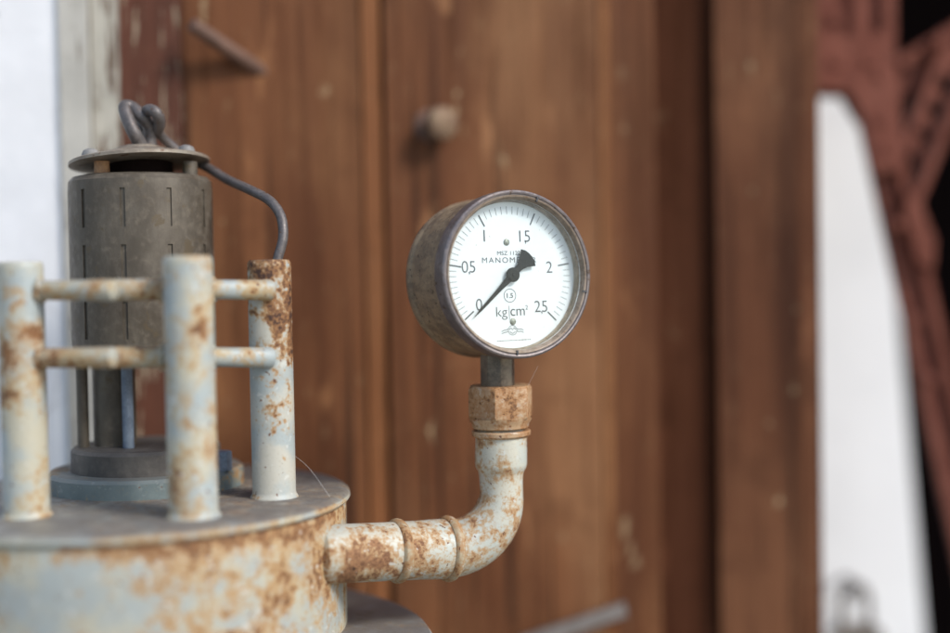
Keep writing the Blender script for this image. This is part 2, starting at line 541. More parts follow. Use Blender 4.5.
bm = lathe(bmesh.new(), [(0, -0.0575), (0.044, -0.0575), (0.0475, -0.0568), (0.0492, -0.055), (0.0496, -0.053), (0.0496, -0.0495),
                         (0.0490, -0.0485), (0.0487, -0.047), (0.0489, -0.044), (0.0489, -0.020), (0.0487, -0.0125),
                         (0.0470, -0.0120), (0.0462, -0.0140), (0.0, -0.0140)], seg=96, wob=0.004)
gpart('case', bm, M['case'])
bm = lathe(bmesh.new(), [(0.0472, -0.0118), (0.0496, -0.0118), (0.0504, -0.0110), (0.0504, -0.0020), (0.0500, -0.0006), (0.0490, 0.0),
                         (0.0481, -0.0002), (0.0478, -0.0009), (0.0474, -0.0009), (0.0474, -0.0118), (0.0472, -0.0118)], seg=128)
bezel = gpart('bezel', bm, M['bezel'])
bm = lathe(bmesh.new(), [(0.0473, -0.0008), (0.0470, -0.0001), (0.0462, -0.0004), (0.0450, -0.0022), (0.0449, -0.0088),
                         (0.0440, -0.0092), (0.0440, -0.0100), (0.0473, -0.0100), (0.0473, -0.0008)], seg=128)
gpart('inner_ring', bm, M['inner'], bezel)
for a in (72, -14, -94):                          # little retaining nicks in the ring
    bm = bmesh.new()
    ca, sa = math.cos(R(a)), math.sin(R(a))
    e1, e2 = Vector((ca, sa, 0)), Vector((-sa, ca, 0))
    prism(bm, [e1 * 0.0455 + e2 * s * 0.0005 + Vector((0, 0, -0.0012)) for s in (-1, 1)]
          + [e1 * 0.0482 + e2 * s * 0.0005 + Vector((0, 0, -0.0012)) for s in (1, -1)], (0, 0, 0.0016))
    gpart('clip', bm, M['print'], bezel)
ZD = -0.0102
dial = gpart('dial', lathe(bmesh.new(), [(0, ZD), (0.0446, ZD), (0.0446, ZD - 0.0012), (0, ZD - 0.0012)], seg=96), M['dial'])
ZP = ZD + 0.00015
DS = F / 0.794


def D(px, py):
    """photo position on the dial -> dial plane"""
    return ((px - 510.2) / (0.874 * DS), -(py - 275.8) / DS)


def tick(bm, ang, r0, r1, w):
    ca, sa = math.cos(R(ang)), math.sin(R(ang))
    vs = [bm.verts.new((r * ca - s * w * sa, r * sa + s * w * ca, ZP)) for r, s in ((r0, -1), (r1, -1), (r1, 1), (r0, 1))]
    bm.faces.new(vs)


ANG = [219, 171, 119.5, 64, 9, -43]
bmm = bmesh.new()
for i in range(51):
    k, fr_ = min(i // 10, 4), (i - min(i // 10, 4) * 10) / 10
    a = ANG[k] + (ANG[k + 1] - ANG[k]) * fr_
    if i % 10 == 0:
        bmM = bmesh.new()
        tick(bmM, a, 0.0335, 0.0413, 0.00042)
        gpart('major_tick_mark', bmM, M['print'], dial, smooth=False)
    else:
        tick(bmm, a, 0.0366, 0.0414, 0.00013)
gpart('minor_tick_marks', bmm, M['print'], dial, smooth=False)


def text(body, px, py, h, parent=dial, name='numeral', sx=1.0, weight=0.0, space=1.0):
    cu = bpy.data.curves.new('text', 'FONT')
    cu.body = body
    cu.size = 1
    cu.align_x = 'CENTER'
    cu.align_y = 'CENTER'
    cu.offset = weight
    cu.space_character = space
    to = bpy.data.objects.new('text', cu)
    COL.objects.link(to)
    bpy.context.view_layer.update()
    me = bpy.data.meshes.new_from_object(to.evaluated_get(bpy.context.evaluated_depsgraph_get()))
    bpy.data.objects.remove(to)
    bm = bmesh.new()
    bm.from_mesh(me)
    bpy.data.meshes.remove(me)
    xs = [v.co.x for v in bm.verts]
    ys = [v.co.y for v in bm.verts]
    cx, cy, hh = (min(xs) + max(xs)) / 2, (min(ys) + max(ys)) / 2, max(ys) - min(ys)
    k = h / hh
    lx, ly = D(px, py)
    for v in bm.verts:
        v.co = Vector(((v.co.x - cx) * k * sx + lx, (v.co.y - cy) * k + ly, ZP))
    return gpart(name, bm, M['print'], parent, smooth=False)


PXM = 1 / DS
text('0', 477.8, 304.5, 11.5 * PXM, sx=0.95, weight=-0.008)
for body, x, y in (('0 5', 469, 267), ('1 5', 525.5, 237), ('2 5', 539, 308)):
    a, b = body.split()
    o = text(a + b, x, y, 11.5 * PXM, sx=0.98, weight=-0.008, space=1.02)
    text(',', x + 0.6, y + 6.6, 3.2 * PXM, o.parent, 'decimal_comma', weight=-0.01)
text('1', 485.5, 236.5, 11.5 * PXM, weight=-0.008)
text('2', 549.2, 268.5, 11.5 * PXM, weight=-0.008)
text('MSZ 1122', 509.0, 253.8, 4.0 * PXM, name='lettering', sx=1.14)
text('MANOMETER', 509.3, 260.8, 5.4 * PXM, name='lettering', sx=1.13, space=1.25, weight=-0.004)
text('1.5', 508.4, 296.3, 4.8 * PXM, name='lettering', sx=1.05, weight=0.01)
text('kg', 499.6, 313.8, 12.8 * PXM, name='lettering', sx=1.06, weight=-0.01)
text('cm', 515.4, 313.2, 6.9 * PXM, name='lettering', sx=0.98, weight=-0.005)
text('2', 524.6, 308.6, 4.4 * PXM, name='lettering')
bm = bmesh.new()
lx, ly = D(507.0, 313.5)
w_ = 0.00014
bm.faces.new([bm.verts.new((lx + x, ly + y, ZP)) for x, y in ((-w_, -.0042), (w_, -.0042), (w_, .0042), (-w_, .0042))])
gpart('lettering', bm, M['print'], dial, smooth=False)


def ring_flat(bm, cx, cy, r, w, seg=40, a0=0, a1=360):
    A, B = [], []
    full = (a1 - a0) >= 360
    for k in range(seg + (0 if full else 1)):
        a = R(a0 + (a1 - a0) * k / seg)
        A.append(bm.verts.new((cx + (r - w) * math.cos(a), cy + (r - w) * math.sin(a), ZP)))
        B.append(bm.verts.new((cx + (r + w) * math.cos(a), cy + (r + w) * math.sin(a), ZP)))
    n = len(A)
    for k in range(n if full else n - 1):
        bm.faces.new((A[k], B[k], B[(k + 1) % n], A[(k + 1) % n]))


def stroke(bm, pts, w):
    pts = [Vector(p).to_2d() if len(p) > 2 else Vector(p) for p in pts]
    L, Rr = [], []
    for i, p in enumerate(pts):
        t = (pts[min(i + 1, len(pts) - 1)] - pts[max(i - 1, 0)]).normalized()
        s = Vector((-t.y, t.x)) * w
        L.append(bm.verts.new((p.x + s.x, p.y + s.y, ZP)))
        Rr.append(bm.verts.new((p.x - s.x, p.y - s.y, ZP)))
    for i in range(len(pts) - 1):
        bm.faces.new((L[i], L[i + 1], Rr[i + 1], Rr[i]))


bm = bmesh.new()
ring_flat(bm, *D(508.4, 296.3), 6.6 * PXM, 0.00016)
gpart('class_circle', bm, M['print'], dial, smooth=False)
bm = bmesh.new()                                   # maker's emblem: ring with two peaks between wavy wings
ex, ey = D(509.6, 331)
u = PXM
ring_flat(bm, ex, ey, 4.8 * u, 0.00014)
stroke(bm, [(ex - 3.6 * u, ey + 0.6 * u), (ex - 1.8 * u, ey + 2.6 * u), (ex, ey + .4 * u), (ex + 1.8 * u, ey + 2.6 * u), (ex + 3.6 * u, ey + .6 * u)], 0.0002)
stroke(bm, [(ex - 3.0 * u, ey - 1.4 * u), (ex, ey - 3.4 * u), (ex + 3.0 * u, ey - 1.4 * u)], 0.00018)
for dy in (0.9, -1.4):
    stroke(bm, spline([(ex - 12.5 * u, ey + (-1.9 + dy) * u), (ex - 9.5 * u, ey + (-0.6 + dy) * u), (ex - 7 * u, ey + (-0.3 + dy) * u), (ex - 4.9 * u, ey + (0.6 + dy) * u)], 6), 0.00017)
    stroke(bm, spline([(ex + 4.9 * u, ey + (0.6 + dy) * u), (ex + 7 * u, ey + (-0.1 + dy) * u), (ex + 9.5 * u, ey + (0.1 + dy) * u), (ex + 12.5 * u, ey + (-1.2 + dy) * u)], 6), 0.00017)
gpart('emblem', bm, M['print'], dial, smooth=False)
bm = bmesh.new()                                   # a line of print too small to read
x = 494.0
while x < 527:
    L = random.uniform(0.8, 2.4)
    lx, ly = D(x, 341.2 - (x - 494) * 0.01)
    stroke(bm, [(lx, ly), (lx + L * u, ly)], 0.00022)
    x += L + random.uniform(0.7, 1.6)
gpart('fine_print', bm, M['print'], dial, smooth=False)
for px, py in ((507.2, 243), (510.3, 322.4)):
    lx, ly = D(px, py)
    bm = lathe(bmesh.new(), [(0.0021, 0), (0.0019, 0.0005), (0.001, 0.0009), (0, 0.001)], Matrix.Translation((lx, ly, ZD)), 20)
    gpart('rivet', bm, M['rivet'], dial)

# pointer
ZN = -0.0080
bm = bmesh.new()
ang = R(222.5)
d1 = Vector((math.cos(ang), math.sin(ang)))
d2 = Vector((-d1.y, d1.x))
outl = [(0.0362, 0.00005), (0.030, 0.0007), (0.012, 0.00125), (0.003, 0.0021), (-0.0035, 0.0019), (-0.0068, 0.0022), (-0.0105, 0.0036),
        (-0.0150, 0.0069), (-0.0166, 0.0045), (-0.0173, 0.0015)]
half = [d1 * a + d2 * b for a, b in outl]
half2 = [d1 * a - d2 * b for a, b in reversed(outl)]
prism(bm, [(p.x, p.y, ZN) for p in half + half2], (0, 0, 0.0007))
pointer = gpart('pointer', bm, M['pointer'], smooth=False)
gpart('hub', lathe(bmesh.new(), [(0.0028, ZD), (0.0028, ZN - 0.0004), (0.0043, ZN - 0.0003), (0.0044, ZN + 0.0010), (0.0034, ZN + 0.0018),
                                 (0.0013, ZN + 0.0019), (0.0011, ZN + 0.0024), (0, ZN + 0.0025)], seg=40), M['pointer'], pointer)
gpart('glass_pane', lathe(bmesh.new(), [(0, -0.0040), (0.0449, -0.0040), (0.0449, -0.0046), (0, -0.0046)], seg=64), M['glass'])

# stem under the case
st = G0 - nrm * 0.0285
ST = Vector((P(497.5, 370, st.y).x, st.y, st.z))
bm = bmesh.new()
zt = P(497, 352, st.y).z
zb = P(497, 388, st.y).z
hexa(bm, Vector((ST.x, ST.y, zb - 0.004)), (0, 0, 1), 0.0107, zt - zb + 0.010, 0.0004, R(10), 4 * 2)
obj('stem', bm, M['stem'], gauge, G0)

# ------------------------------------------------------------------ elbow pipe
YV = st.y
eb = P(360, 553, 0.778)
pipe = thing('elbow_pipe', 'rusty pale painted elbow pipe with two raised collars leading from tank to gauge', 'pipe', eb)
h0, h1 = P(326, 554, 0.768), P(447, 548.5, 0.804)
axis = (h1 - h0).normalized()
v_top = P(501, 431, YV)
v_bot = P(501.5, 493, YV)
# straight socket and elbow
pts = [h0.lerp(h1, t) for t in (0, 0.25, 0.5, 0.75, 0.9)]
rad = [0.0172, 0.0172, 0.0173, 0.0176, 0.0181]
corner = P(501.5, 548, YV)
for k in range(0, 13):
    t = k / 12
    # circular-like quadratic pair through the corner
    w = 0.7071
    b0, b1, b2 = (1 - t) ** 2, 2 * t * (1 - t) * w, t * t
    pts.append((h1 * b0 + corner * b1 + v_bot * b2) / (b0 + b1 + b2))
    rad.append(0.0181 * (1 - t) + 0.0133 * t + 0.0004 * math.sin(math.pi * t))
for y, r in ((482, 0.01330), (474, 0.0136), (470, 0.0143), (467, 0.0155), (463, 0.0159), (450, 0.0159), (440, 0.0158), (435, 0.0158)):
    pts.append(P(501.2, y, YV))
    rad.append(r)
obj('elbow', tube(bmesh.new(), pts, rad, 48, True, 0.004), M['elbow'], pipe, eb)
for px, py in ((396, 550.8), (448, 548.4)):
    t = (px - 326) / (447 - 326)
    c = h0.lerp(h1, t)
    m = Matrix.Translation(c) @ axis.to_track_quat('Z', 'Y').to_matrix().to_4x4()
    rr = 0.0172 if px < 420 else 0.0180
    bm = lathe(bmesh.new(), [(rr - 0.001, -0.0032), (rr + 0.0006, -0.0030), (rr + 0.0019, -0.0018), (rr + 0.0023, 0.0), (rr + 0.0018, 0.0018),
                             (rr + 0.0005, 0.0032), (rr - 0.001, 0.0034)], m, 64, 0.006)
    obj('collar', bm, M['collar'], pipe, eb)
TV = lambda y: P(501, y, YV).z
m = Matrix.Translation((v_top.x, YV, 0))
bm = lathe(bmesh.new(), [(0.010, TV(437)), (0.0165, TV(436.5)), (0.0180, TV(434.5)), (0.0182, TV(431)), (0.0178, TV(429.9)), (0.010, TV(429.7))], m, 64, 0.006)
obj('flange_ring', bm, M['nut'], pipe, eb)
bm = bmesh.new()
hexa(bm, Vector((ST.x + 0.0015, YV, TV(419))), (0, 0, 1), 0.0210, TV(385) - TV(419), 0.0024, R(20), rnd=0.03)
nut = obj('union_nut', bm, M['nut'], pipe, eb)
m = Matrix.Translation((v_top.x - 0.0003, YV, 0))
bm = lathe(bmesh.new(), [(0.0195, TV(417)), (0.0190, TV(420)), (0.0177, TV(423)), (0.0174, TV(426.6)), (0.0168, TV(427.6)), (0.006, TV(427.8))], m, 64, 0.006)
obj('nut_skirt', bm, M['nut'], nut, eb)

# ------------------------------------------------------------------ tank with its cage
TC = P(135, 494, 0.80)                          # middle of the tank's top
tank = thing('steel_tank', 'rusty pale painted steel tank with a cage of posts and crossbars on its lid', 'tank', TC)
RT = 0.1304
m = Matrix.Translation((TC.x, TC.y, TC.z))
bm = lathe(bmesh.new(), [(0.02, -0.17), (RT - 0.004, -0.17), (RT - 0.003, -0.030), (RT - 0.0025, -0.0085), (RT - 0.003, -0.0070), (RT - 0.004, -0.0062), (RT - 0.02, -0.0060)],
           m, 160, 0.0008)
obj('body', bm, M['drum'], tank, TC)
bm = lathe(bmesh.new(), [(RT - 0.02, -0.0062), (RT - 0.003, -0.0061), (RT - 0.0008, -0.0056), (RT, -0.0044), (RT - 0.0003, -0.0022),
                         (RT - 0.0022, -0.0006), (RT - 0.006, 0), (0.05, 0.0006), (0, 0.0006)], m, 160, 0.0008)
obj('lid_plate', bm, M['drum'], tank, TC)
zf = CAMZ - 0.212
RF = 0.173
mf = Matrix.Translation((-0.200, 0.764, zf))
bm = lathe(bmesh.new(), [(0.05, -0.03), (RF - 0.003, -0.03), (RF, -0.026), (RF, -0.004), (RF - 0.002, -0.001), (RF - 0.006, 0), (0.05, 0)], mf, 160, 0.001)
obj('base_flange', bm, M['flange'], tank, TC)
bm = lathe(bmesh.new(), [(0.02, CAMZ * -1 + CAMZ - zf + 0.004), (0.115, -zf + 0.004), (0.115, -0.03), (0.02, -0.03)], mf, 96)
obj('pedestal', bm, M['flange'], tank, TC)

POSTS = [(20, 262, 0.730, 'post', 0.0124), (187.5, 256, 0.720, 'post', 0.0134), (269, 260, 0.780, 'post_worn', 0.0128)]
pc = []
for px, py, Y, mt, r in POSTS:
    top = P(px, py, Y)
    z0 = TC.z - 0.002
    bm = bmesh.new()
    mm = Matrix.Translation((top.x, Y, 0))
    zt = top.z
    lathe(bm, [(0.004, z0), (r + 0.0014, z0), (r + 0.0014, z0 + 0.0026), (r + 0.0009, z0 + 0.0034), (r + 0.0003, z0 + 0.0042), (r, z0 + 0.006), (r, (z0 + zt) / 2), (r, zt - 0.0035), (r * 0.985, zt - 0.0015), (r * 0.9, zt), (r * 0.6, zt + 0.0002), (r * 0.55, zt - 0.002), (0, zt - 0.002)],
          mm, 48, 0.008)
    obj('post', bm, M[mt], tank, TC)
    pc.append(Vector((top.x, Y, zt)))
for y in (289.5, 357):
    a, b = P(20, y + 1, 0.730), P(112, y + 0.5, 0.712)
    obj('crossbar', tube(bmesh.new(), [a, a.lerp(b, .35), a.lerp(b, .7), b], [0.0055, 0.0055, 0.0055, 0.0058], 24, True, 0.01), M['bar'], tank, TC)
    a, b = P(117, y + 0.3, 0.728), P(200, y, 0.740)
    obj('crossbar', tube(bmesh.new(), [a, a.lerp(b, .5), b], [0.0062, 0.0058, 0.0058], 24, True, 0.01), M['bar'], tank, TC)
    a, b = P(185, y - 0.5, 0.738), P(269, y + 0.5, 0.768)
    obj('crossbar', tube(bmesh.new(), [a, a.lerp(b, .5), a.lerp(b, .9), b], [0.0056, 0.0056, 0.0060, 0.0064], 24, True, 0.01), M['bar'], tank, TC)

# weld beads where the bars meet the posts
for (px, Y, dpx) in ((40.5, 0.7275, 1), (163.5, 0.7345, 1), (213, 0.749, 1)):
    for y in (289.5, 357):
        c = P(px, y + (1 if px < 60 else 0), Y)
        pts = []
        for k in range(22):
            a = 2 * math.pi * k / 22
            pts.append(c + Vector((0.0007 * math.sin(5 * a), 0.0063 * math.cos(a), 0.0063 * math.sin(a))) * (1 + 0.03 * math.sin(3 * a)))
        rr = [0.0014 + 0.0004 * math.sin(k * 2.1) for k in range(22)]
        obj('weld_bead', tube(bmesh.new(), pts, rr, 10, closed=True), M['bar'], tank, TC)

# ------------------------------------------------------------------ slotted canister on the tank
CY = 0.832
sc = CY / F
cb = P(143, 480, CY)
cb.z = TC.z
can = thing('slotted_canister', 'grey zinc canister with vertical slots and a raised lid standing inside the post cage', 'canister', cb)
cx = P(143.5, 300, CY).x
zy = lambda y: P(143, y, CY).z
ztop, zbot = zy(178), zy(352)
Rc = 70 * sc
SEG = 90
bm = bmesh.new()
slots = [(zy(192), zy(229)), (zy(246), zy(283)), (zy(300), zy(336))]
zs = [ztop + 0.0012, ztop, ztop - 0.003]
rs = [Rc * 0.80, Rc * 0.93, Rc * 0.99]
for a, b in slots:
    zs += [a, b]
    rs += [Rc * 1.0, Rc * 1.0]
zs += [zbot]
rs += [Rc * 0.985]
ph = math.atan2(-1, 0.0)
grid = [[bm.verts.new((cx + r * math.cos(ph + 2 * math.pi * (k - 0.5) / SEG), CY + r * math.sin(ph + 2 * math.pi * (k - 0.5) / SEG), z)) for k in range(SEG)]
        for z, r in zip(zs, rs)]
rows = {3, 5, 7}
for i in range(len(zs) - 1):
    for k in range(SEG):
        A, B = grid[i], grid[i + 1]
        k2 = (k + 1) % SEG
        if i in rows and k % 9 == 0:
            quad = (A[k], A[k2], B[k2], B[k])
            cen = Vector((cx, CY, 0))
            inn = []
            for v in quad:
                rad_ = Vector((v.co.x - cx, v.co.y - CY, 0))
                inn.append(bm.verts.new(v.co - rad_ * 0.022))
            for j in range(4):
                bm.faces.new((quad[j], quad[(j + 1) % 4], inn[(j + 1) % 4], inn[j]))
            bm.faces.new(inn)
        else:
            bm.faces.new((A[k], A[k2], B[k2], B[k]))
bm.faces.new(grid[0])
bm.faces.new(grid[-1])
obj('sheet_body', bm, M['zinc'], can, cb)
# throat (near black for the gap's shade), lid, spacers
m = Matrix.Translation((cx, CY, 0))
obj('throat', lathe(bmesh.new(), [(0, ztop - 0.002), (Rc * 0.46, ztop - 0.002), (Rc * 0.46, zy(160)), (0, zy(160))], m, 48), M['dark'], can, cb)
lc = P(139.5, 161, CY)
ml = Matrix.Translation(lc) @ Matrix.Rotation(R(-3.5), 4, 'Y') @ Matrix.Rotation(R(-4), 4, 'X')
Rl = 68.5 * sc
bm = lathe(bmesh.new(), [(0, -0.0022), (Rl * 0.9, -0.0026), (Rl, -0.0022), (Rl, -0.0004), (Rl * 0.97, 0.0004), (Rl * 0.75, 0.0026), (Rl * 0.45, 0.0058), (Rl * 0.36, 0.0062),
                         (Rl * 0.33, 0.0080), (Rl * 0.18, 0.0098), (0, 0.0102)], ml, 72, 0.004)
lid = obj('lid', bm, M['lid'], can, cb)
for px, key, bk, dy in ((102, 'rust_spacer', 'bolt', 0.0235), (190, 'zinc', 'bolt', 0.010)):
    c = P(px, 170, CY - dy)
    bm = lathe(bmesh.new(), [(0, zy(181)), (0.0048, zy(181)), (0.0046, zy(170)), (0.0046, zy(164)), (0, zy(164))], Matrix.Translation((c.x, c.y, 0)), 24)
    obj('spacer', bm, M[key], can, cb)
    b = ml @ Vector(((px - 139.5) * sc, -dy, 0.0012))
    bm = lathe(bmesh.new(), [(0.0054, -0.001), (0.0054, 0.0012), (0.0044, 0.0034), (0.002, 0.0046), (0, 0.0048)], Matrix.Translation(b), 20)
    obj('lid_bolt', bm, M[bk], lid, cb)
# stand under the body
z1 = TC.z
for r, za, zb_, key in ((96, 0.0005, 0.0120, 'plate'), (73, 0.0120, 0.0265, 'dark_zinc')):
    rr = r * sc
    bm = lathe(bmesh.new(), [(0, z1 + za), (rr, z1 + za), (rr, z1 + zb_ - 0.002), (rr - 0.002, z1 + zb_), (0, z1 + zb_)], Matrix.Translation((P(147, 480, CY).x, CY, 0)), 72, 0.003)
    obj('foot_disc', bm, M[key], can, cb)
bm = lathe(bmesh.new(), [(0, z1 + .025), (0.0132, z1 + .025), (0.0132, zbot + .002), (0, zbot + .002)], Matrix.Translation((P(115, 420, CY).x, CY, 0)), 40)
obj('neck', bm, M['zinc'], can, cb)
for px, Y, r, key in ((83, CY - 0.01, 0.0036, 'zinc'), (128, CY - 0.018, 0.0035, 'blue_bolt')):
    p = P(px, 420, Y)
    bm = lathe(bmesh.new(), [(0, z1 + .024), (r, z1 + .024), (r, zbot + .003), (0, zbot + .003)], Matrix.Translation((p.x, Y, 0)), 24)
    obj('tie_rod', bm, M[key], can, cb)
bm = bmesh.new()
p = P(222, 490, CY - 0.02)
hexa(bm, Vector((p.x, p.y, z1 + 0.0118)), (0, 0, 1), 0.0066, 0.0120, 0.0008, R(12))
obj('foot_bolt', bm, M['blue_bolt'], can, cb)

# eye on the lid + wire hooked through it
eye_b = P(143, 150, CY)
eye = thing('eye_bolt', 'dark iron eye bolt looped on top of the canister lid', 'eye bolt', eye_b)
pe = spline([P(144, 152, CY - .004), P(139, 142, CY - .008), P(133, 131, CY - .012), P(127, 117, CY - .010), P(125, 107, CY - .006), P(132, 108, CY - .004), P(142, 117, CY - .006),
             P(149, 126, CY - .002), P(150, 138, CY), P(149, 152, CY)], 8)
obj('loop', tube(bmesh.new(), pe, 0.0042, 16, True), M['wire'], eye, eye_b)
wb = P(278, 258, 0.80)
wire = thing('hooked_wire', 'thick grey bent wire hooked to the canister lid and dropping into the rusty post', 'wire', wb)
pw = spline([P(276, 275, 0.788), P(278, 258, 0.788), P(283, 238, 0.790), P(281, 217, 0.795), P(270, 201, 0.802), P(250, 190, 0.812), P(228, 180, 0.83), P(208, 168, 0.842), P(185, 156, 0.848),
             P(166, 141, 0.842), P(157, 131, 0.832)], 8)
obj('rod', tube(bmesh.new(), pw, 0.0030, 18, True), M['wire'], wire, wb)
ph_ = spline([P(157, 131, 0.832), P(159.5, 123, 0.826), P(157, 114, 0.820), P(150, 110, 0.822), P(144, 114, 0.834), P(142, 122, 0.840), P(144, 132, 0.838), P(148, 140, 0.842), P(153, 147, 0.846)], 8)
obj('hook_loop', tube(bmesh.new(), ph_, 0.0037, 16, True), M['wire'], wire, wb)

# ------------------------------------------------------------------ wall, frame, door
ZT, ZB = 2.45, 0.012


def at(px, Y):
    return (X(px, Y), Y)


wl = planbox((-2.6, 0.944), at(65, 0.944), 0.25, ZB, 3.2, 0.006)
tag(obj('plaster_wall', wl, M['plaster']), 'white lime plastered wall beside the pale peeling door frame', 'wall')
fb = Vector((*at(95, 0.942), ZB))
frame = thing('door_frame', 'pale grey painted door frame with peeling paint next to the white plaster', 'door frame', fb)
obj('frame_board', planbox(at(65.5, 0.941), at(94.8, 0.941), 0.09, ZB, ZT, 0.002), M['frame'], frame, fb)
obj('frame_bead', planbox(at(98.2, 0.944), at(124, 0.944), 0.09, ZB, ZT, 0.003), M['frame_edge'], frame, fb)

DA, DB = Vector(at(125, 0.951)), Vector(at(657, 1.04))
db = Vector((DA.x, DA.y, ZB))
door = thing('wooden_door', 'weathered brown plank door with iron peg, knob and latch behind the gauge', 'door', db)


def on_door(px, off=0.0):
    """plan point of the door's face under photo column px"""
    a = (px - 475) / F
    t_ = DB - DA
    # solve DA + s t_ with x = a*y
    s = (a * DA.y - DA.x) / (t_.x - a * t_.y)
    p = DA + t_ * s
    n_ = Vector((t_.y, -t_.x)).normalized()
    return p + n_ * off


for x0, x1, key, off, bv in ((126, 188, 'stile', 0.004, 0.002), (189, 366, 'door1', 0.0, 0.003), (366.6, 384.5, 'bead', 0.002, 0.006), (389.5, 601, 'door2', 0.001, 0.0045),
                           (602, 612, 'bead', 0.002, 0.003), (612.6, 657, 'door3', 0.002, 0.006)):
    obj('plank', planbox(on_door(x0, off), on_door(x1, off), 0.032, ZB, ZT, bv), M[key], door, db)
obj('back_board', planbox(on_door(120, -0.0335), on_door(656, -0.0335), 0.012, ZB, ZT, 0), M['recess'], door, db)
dn = Vector(((DB - DA).y, -(DB - DA).x)).normalized()
dn = Vector((dn.x, dn.y, 0))


def on_face(px, py, off=0.0):
    y = on_door(px).y
    return P(px, py, y) + dn * off


# iron peg
a, b = on_face(264, 72, -0.006), on_face(193, 33, 0.028)
obj('iron_peg', tube(bmesh.new(), [a, a.lerp(b, .5), b], [0.0056, 0.0056, 0.0053], 20, True, 0.01), M['iron'], door, db)
# round knob on a short neck
kc = on_face(430, 126)
kd = (dn + Vector((0.42, 0, 0.0))).normalized()
mk = Matrix.Translation(kc) @ kd.to_track_quat('Z', 'Y').to_matrix().to_4x4()
knob = obj('door_knob', lathe(bmesh.new(), [(0.006, -0.004), (0.006, 0.008), (0.0085, 0.010), (0.0122, 0.0125), (0.0130, 0.016), (0.0124, 0.0195), (0.0100, 0.0215), (0, 0.0225)], mk, 40),
           M['knob'], door, db)
mk2 = Matrix.Translation(kc) @ dn.to_track_quat('Z', 'Y').to_matrix().to_4x4()
obj('rosette', lathe(bmesh.new(), [(0.0125, -0.001), (0.0125, 0.0012), (0.011, 0.0026), (0, 0.0028)], mk2, 32), M['iron'], knob, db)
# grey latch bar low on the door
bm = bmesh.new()
a, b = on_face(515, 640, 0.016), on_face(622, 606, 0.010)
beam(bm, a, b, 0.011, 0.006)
obj('latch_bar', bevel(bm, 0.0015), M['latch'], door, db)

# recess and post to the right of the door
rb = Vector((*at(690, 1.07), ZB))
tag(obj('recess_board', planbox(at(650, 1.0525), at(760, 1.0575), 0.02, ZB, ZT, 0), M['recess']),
    'dark brown board with shade in its colour, set back between the door and the post', 'board')
jb = Vector((*at(770, 1.03), ZB))
jamb = thing('wooden_post', 'brown grained wooden post with pale flecks at the right of the door', 'post', jb)
obj('post_face', planbox(at(718, 1.046), at(799, 1.046), 0.13, ZB, ZT, 0.004), M['jamb'], jamb, jb)
obj('post_edge', planbox(at(799.6, 1.053), at(820.5, 1.053), 0.12, ZB, ZT, 0.004), M['jamb'], jamb, jb)
# lintel wall over door, so the place is closed above
tag(obj('upper_wall', planbox((-2.6, 0.93), (X(821, 1.05), 1.07), 0.25, ZT + 0.004, 3.2, 0.005), M['plaster']),
    'white plastered wall above the brown door', 'wall')

# ------------------------------------------------------------------ the yard side at the right
# white battered pier
YW = 1.33
bm = bmesh.new()
tl, tr_, brr, bl = P(770, -40, YW), P(868, -40, YW), P(925, 633, YW), P(770, 633, YW)
dx = (brr.x - tr_.x) / (brr.z - tr_.z)
z_hi = 2.3
prism(bm, [(tl.x, YW, 0.012), (brr.x + dx * (0.012 - brr.z), YW, 0.012), (tr_.x + dx * (z_hi - tr_.z), YW, z_hi), (tl.x, YW, z_hi)], (0, 0.3, 0))
bevel(bm, 0.02, 3)
tag(obj('white_pier', bm, M['pillar']), 'white painted masonry pier with a slanting edge behind the red-brown truss', 'pier')

# open interior behind the truss, its darkness put into the near-black colour
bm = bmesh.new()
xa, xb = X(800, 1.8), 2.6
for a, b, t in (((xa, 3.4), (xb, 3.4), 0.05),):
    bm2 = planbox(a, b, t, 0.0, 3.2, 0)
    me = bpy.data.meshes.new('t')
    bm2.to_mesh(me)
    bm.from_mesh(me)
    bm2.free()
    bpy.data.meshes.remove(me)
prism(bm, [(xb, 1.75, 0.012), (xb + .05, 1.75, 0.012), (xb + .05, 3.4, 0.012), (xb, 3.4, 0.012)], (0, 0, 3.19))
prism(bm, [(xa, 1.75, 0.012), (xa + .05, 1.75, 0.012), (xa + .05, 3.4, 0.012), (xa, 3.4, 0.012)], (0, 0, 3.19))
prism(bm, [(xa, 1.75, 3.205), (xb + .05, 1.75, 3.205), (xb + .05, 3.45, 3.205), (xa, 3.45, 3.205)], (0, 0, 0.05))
tag(obj('dark_shed', bm, M['dark'], smooth=False), 'open shed interior coloured near black for shade behind the truss', 'shed')

# riveted truss
YT = 1.16
tb = P(870, 95, YT)
truss = thing('steel_truss', 'red-brown painted riveted steel truss joint against the dark interior', 'truss', tb)


def tbeam(name, pa, pb, w_px, d=0.012, off=0.0, ends=None):
    bm = bmesh.new()
    beam(bm, P(*pa, YT + off), P(*pb, YT + off), w_px / F * YT, d)
    return obj(name, bevel(bm, 0.0015), M['truss'], truss, tb)


# upright: two flanges and a web
tbeam('flange', (826, -200), (828, 92), 22, 0.03, -0.010)
tbeam('web', (852, -200), (856, 96), 64, 0.012, -0.003)
tbeam('flange', (858, -200), (861, 80), 13, 0.03, -0.009)
tbeam('flange', (888, -200), (890, 70), 12, 0.03, -0.010)
# long leg running down to the right: angle iron with an outstanding rim
leg = tbeam('diagonal_leg', (862, 40), (985, 600), 36, 0.012, 0.0)
tbeam('leg_rim', (886, 110), (994, 560), 7, 0.012, -0.008)
arm = tbeam('upper_arm', (850, 108), (990, 22), 36, 0.012, 0.006)
tbeam('arm_rim', (868, 80), (990, 10), 7, 0.014, -0.006)
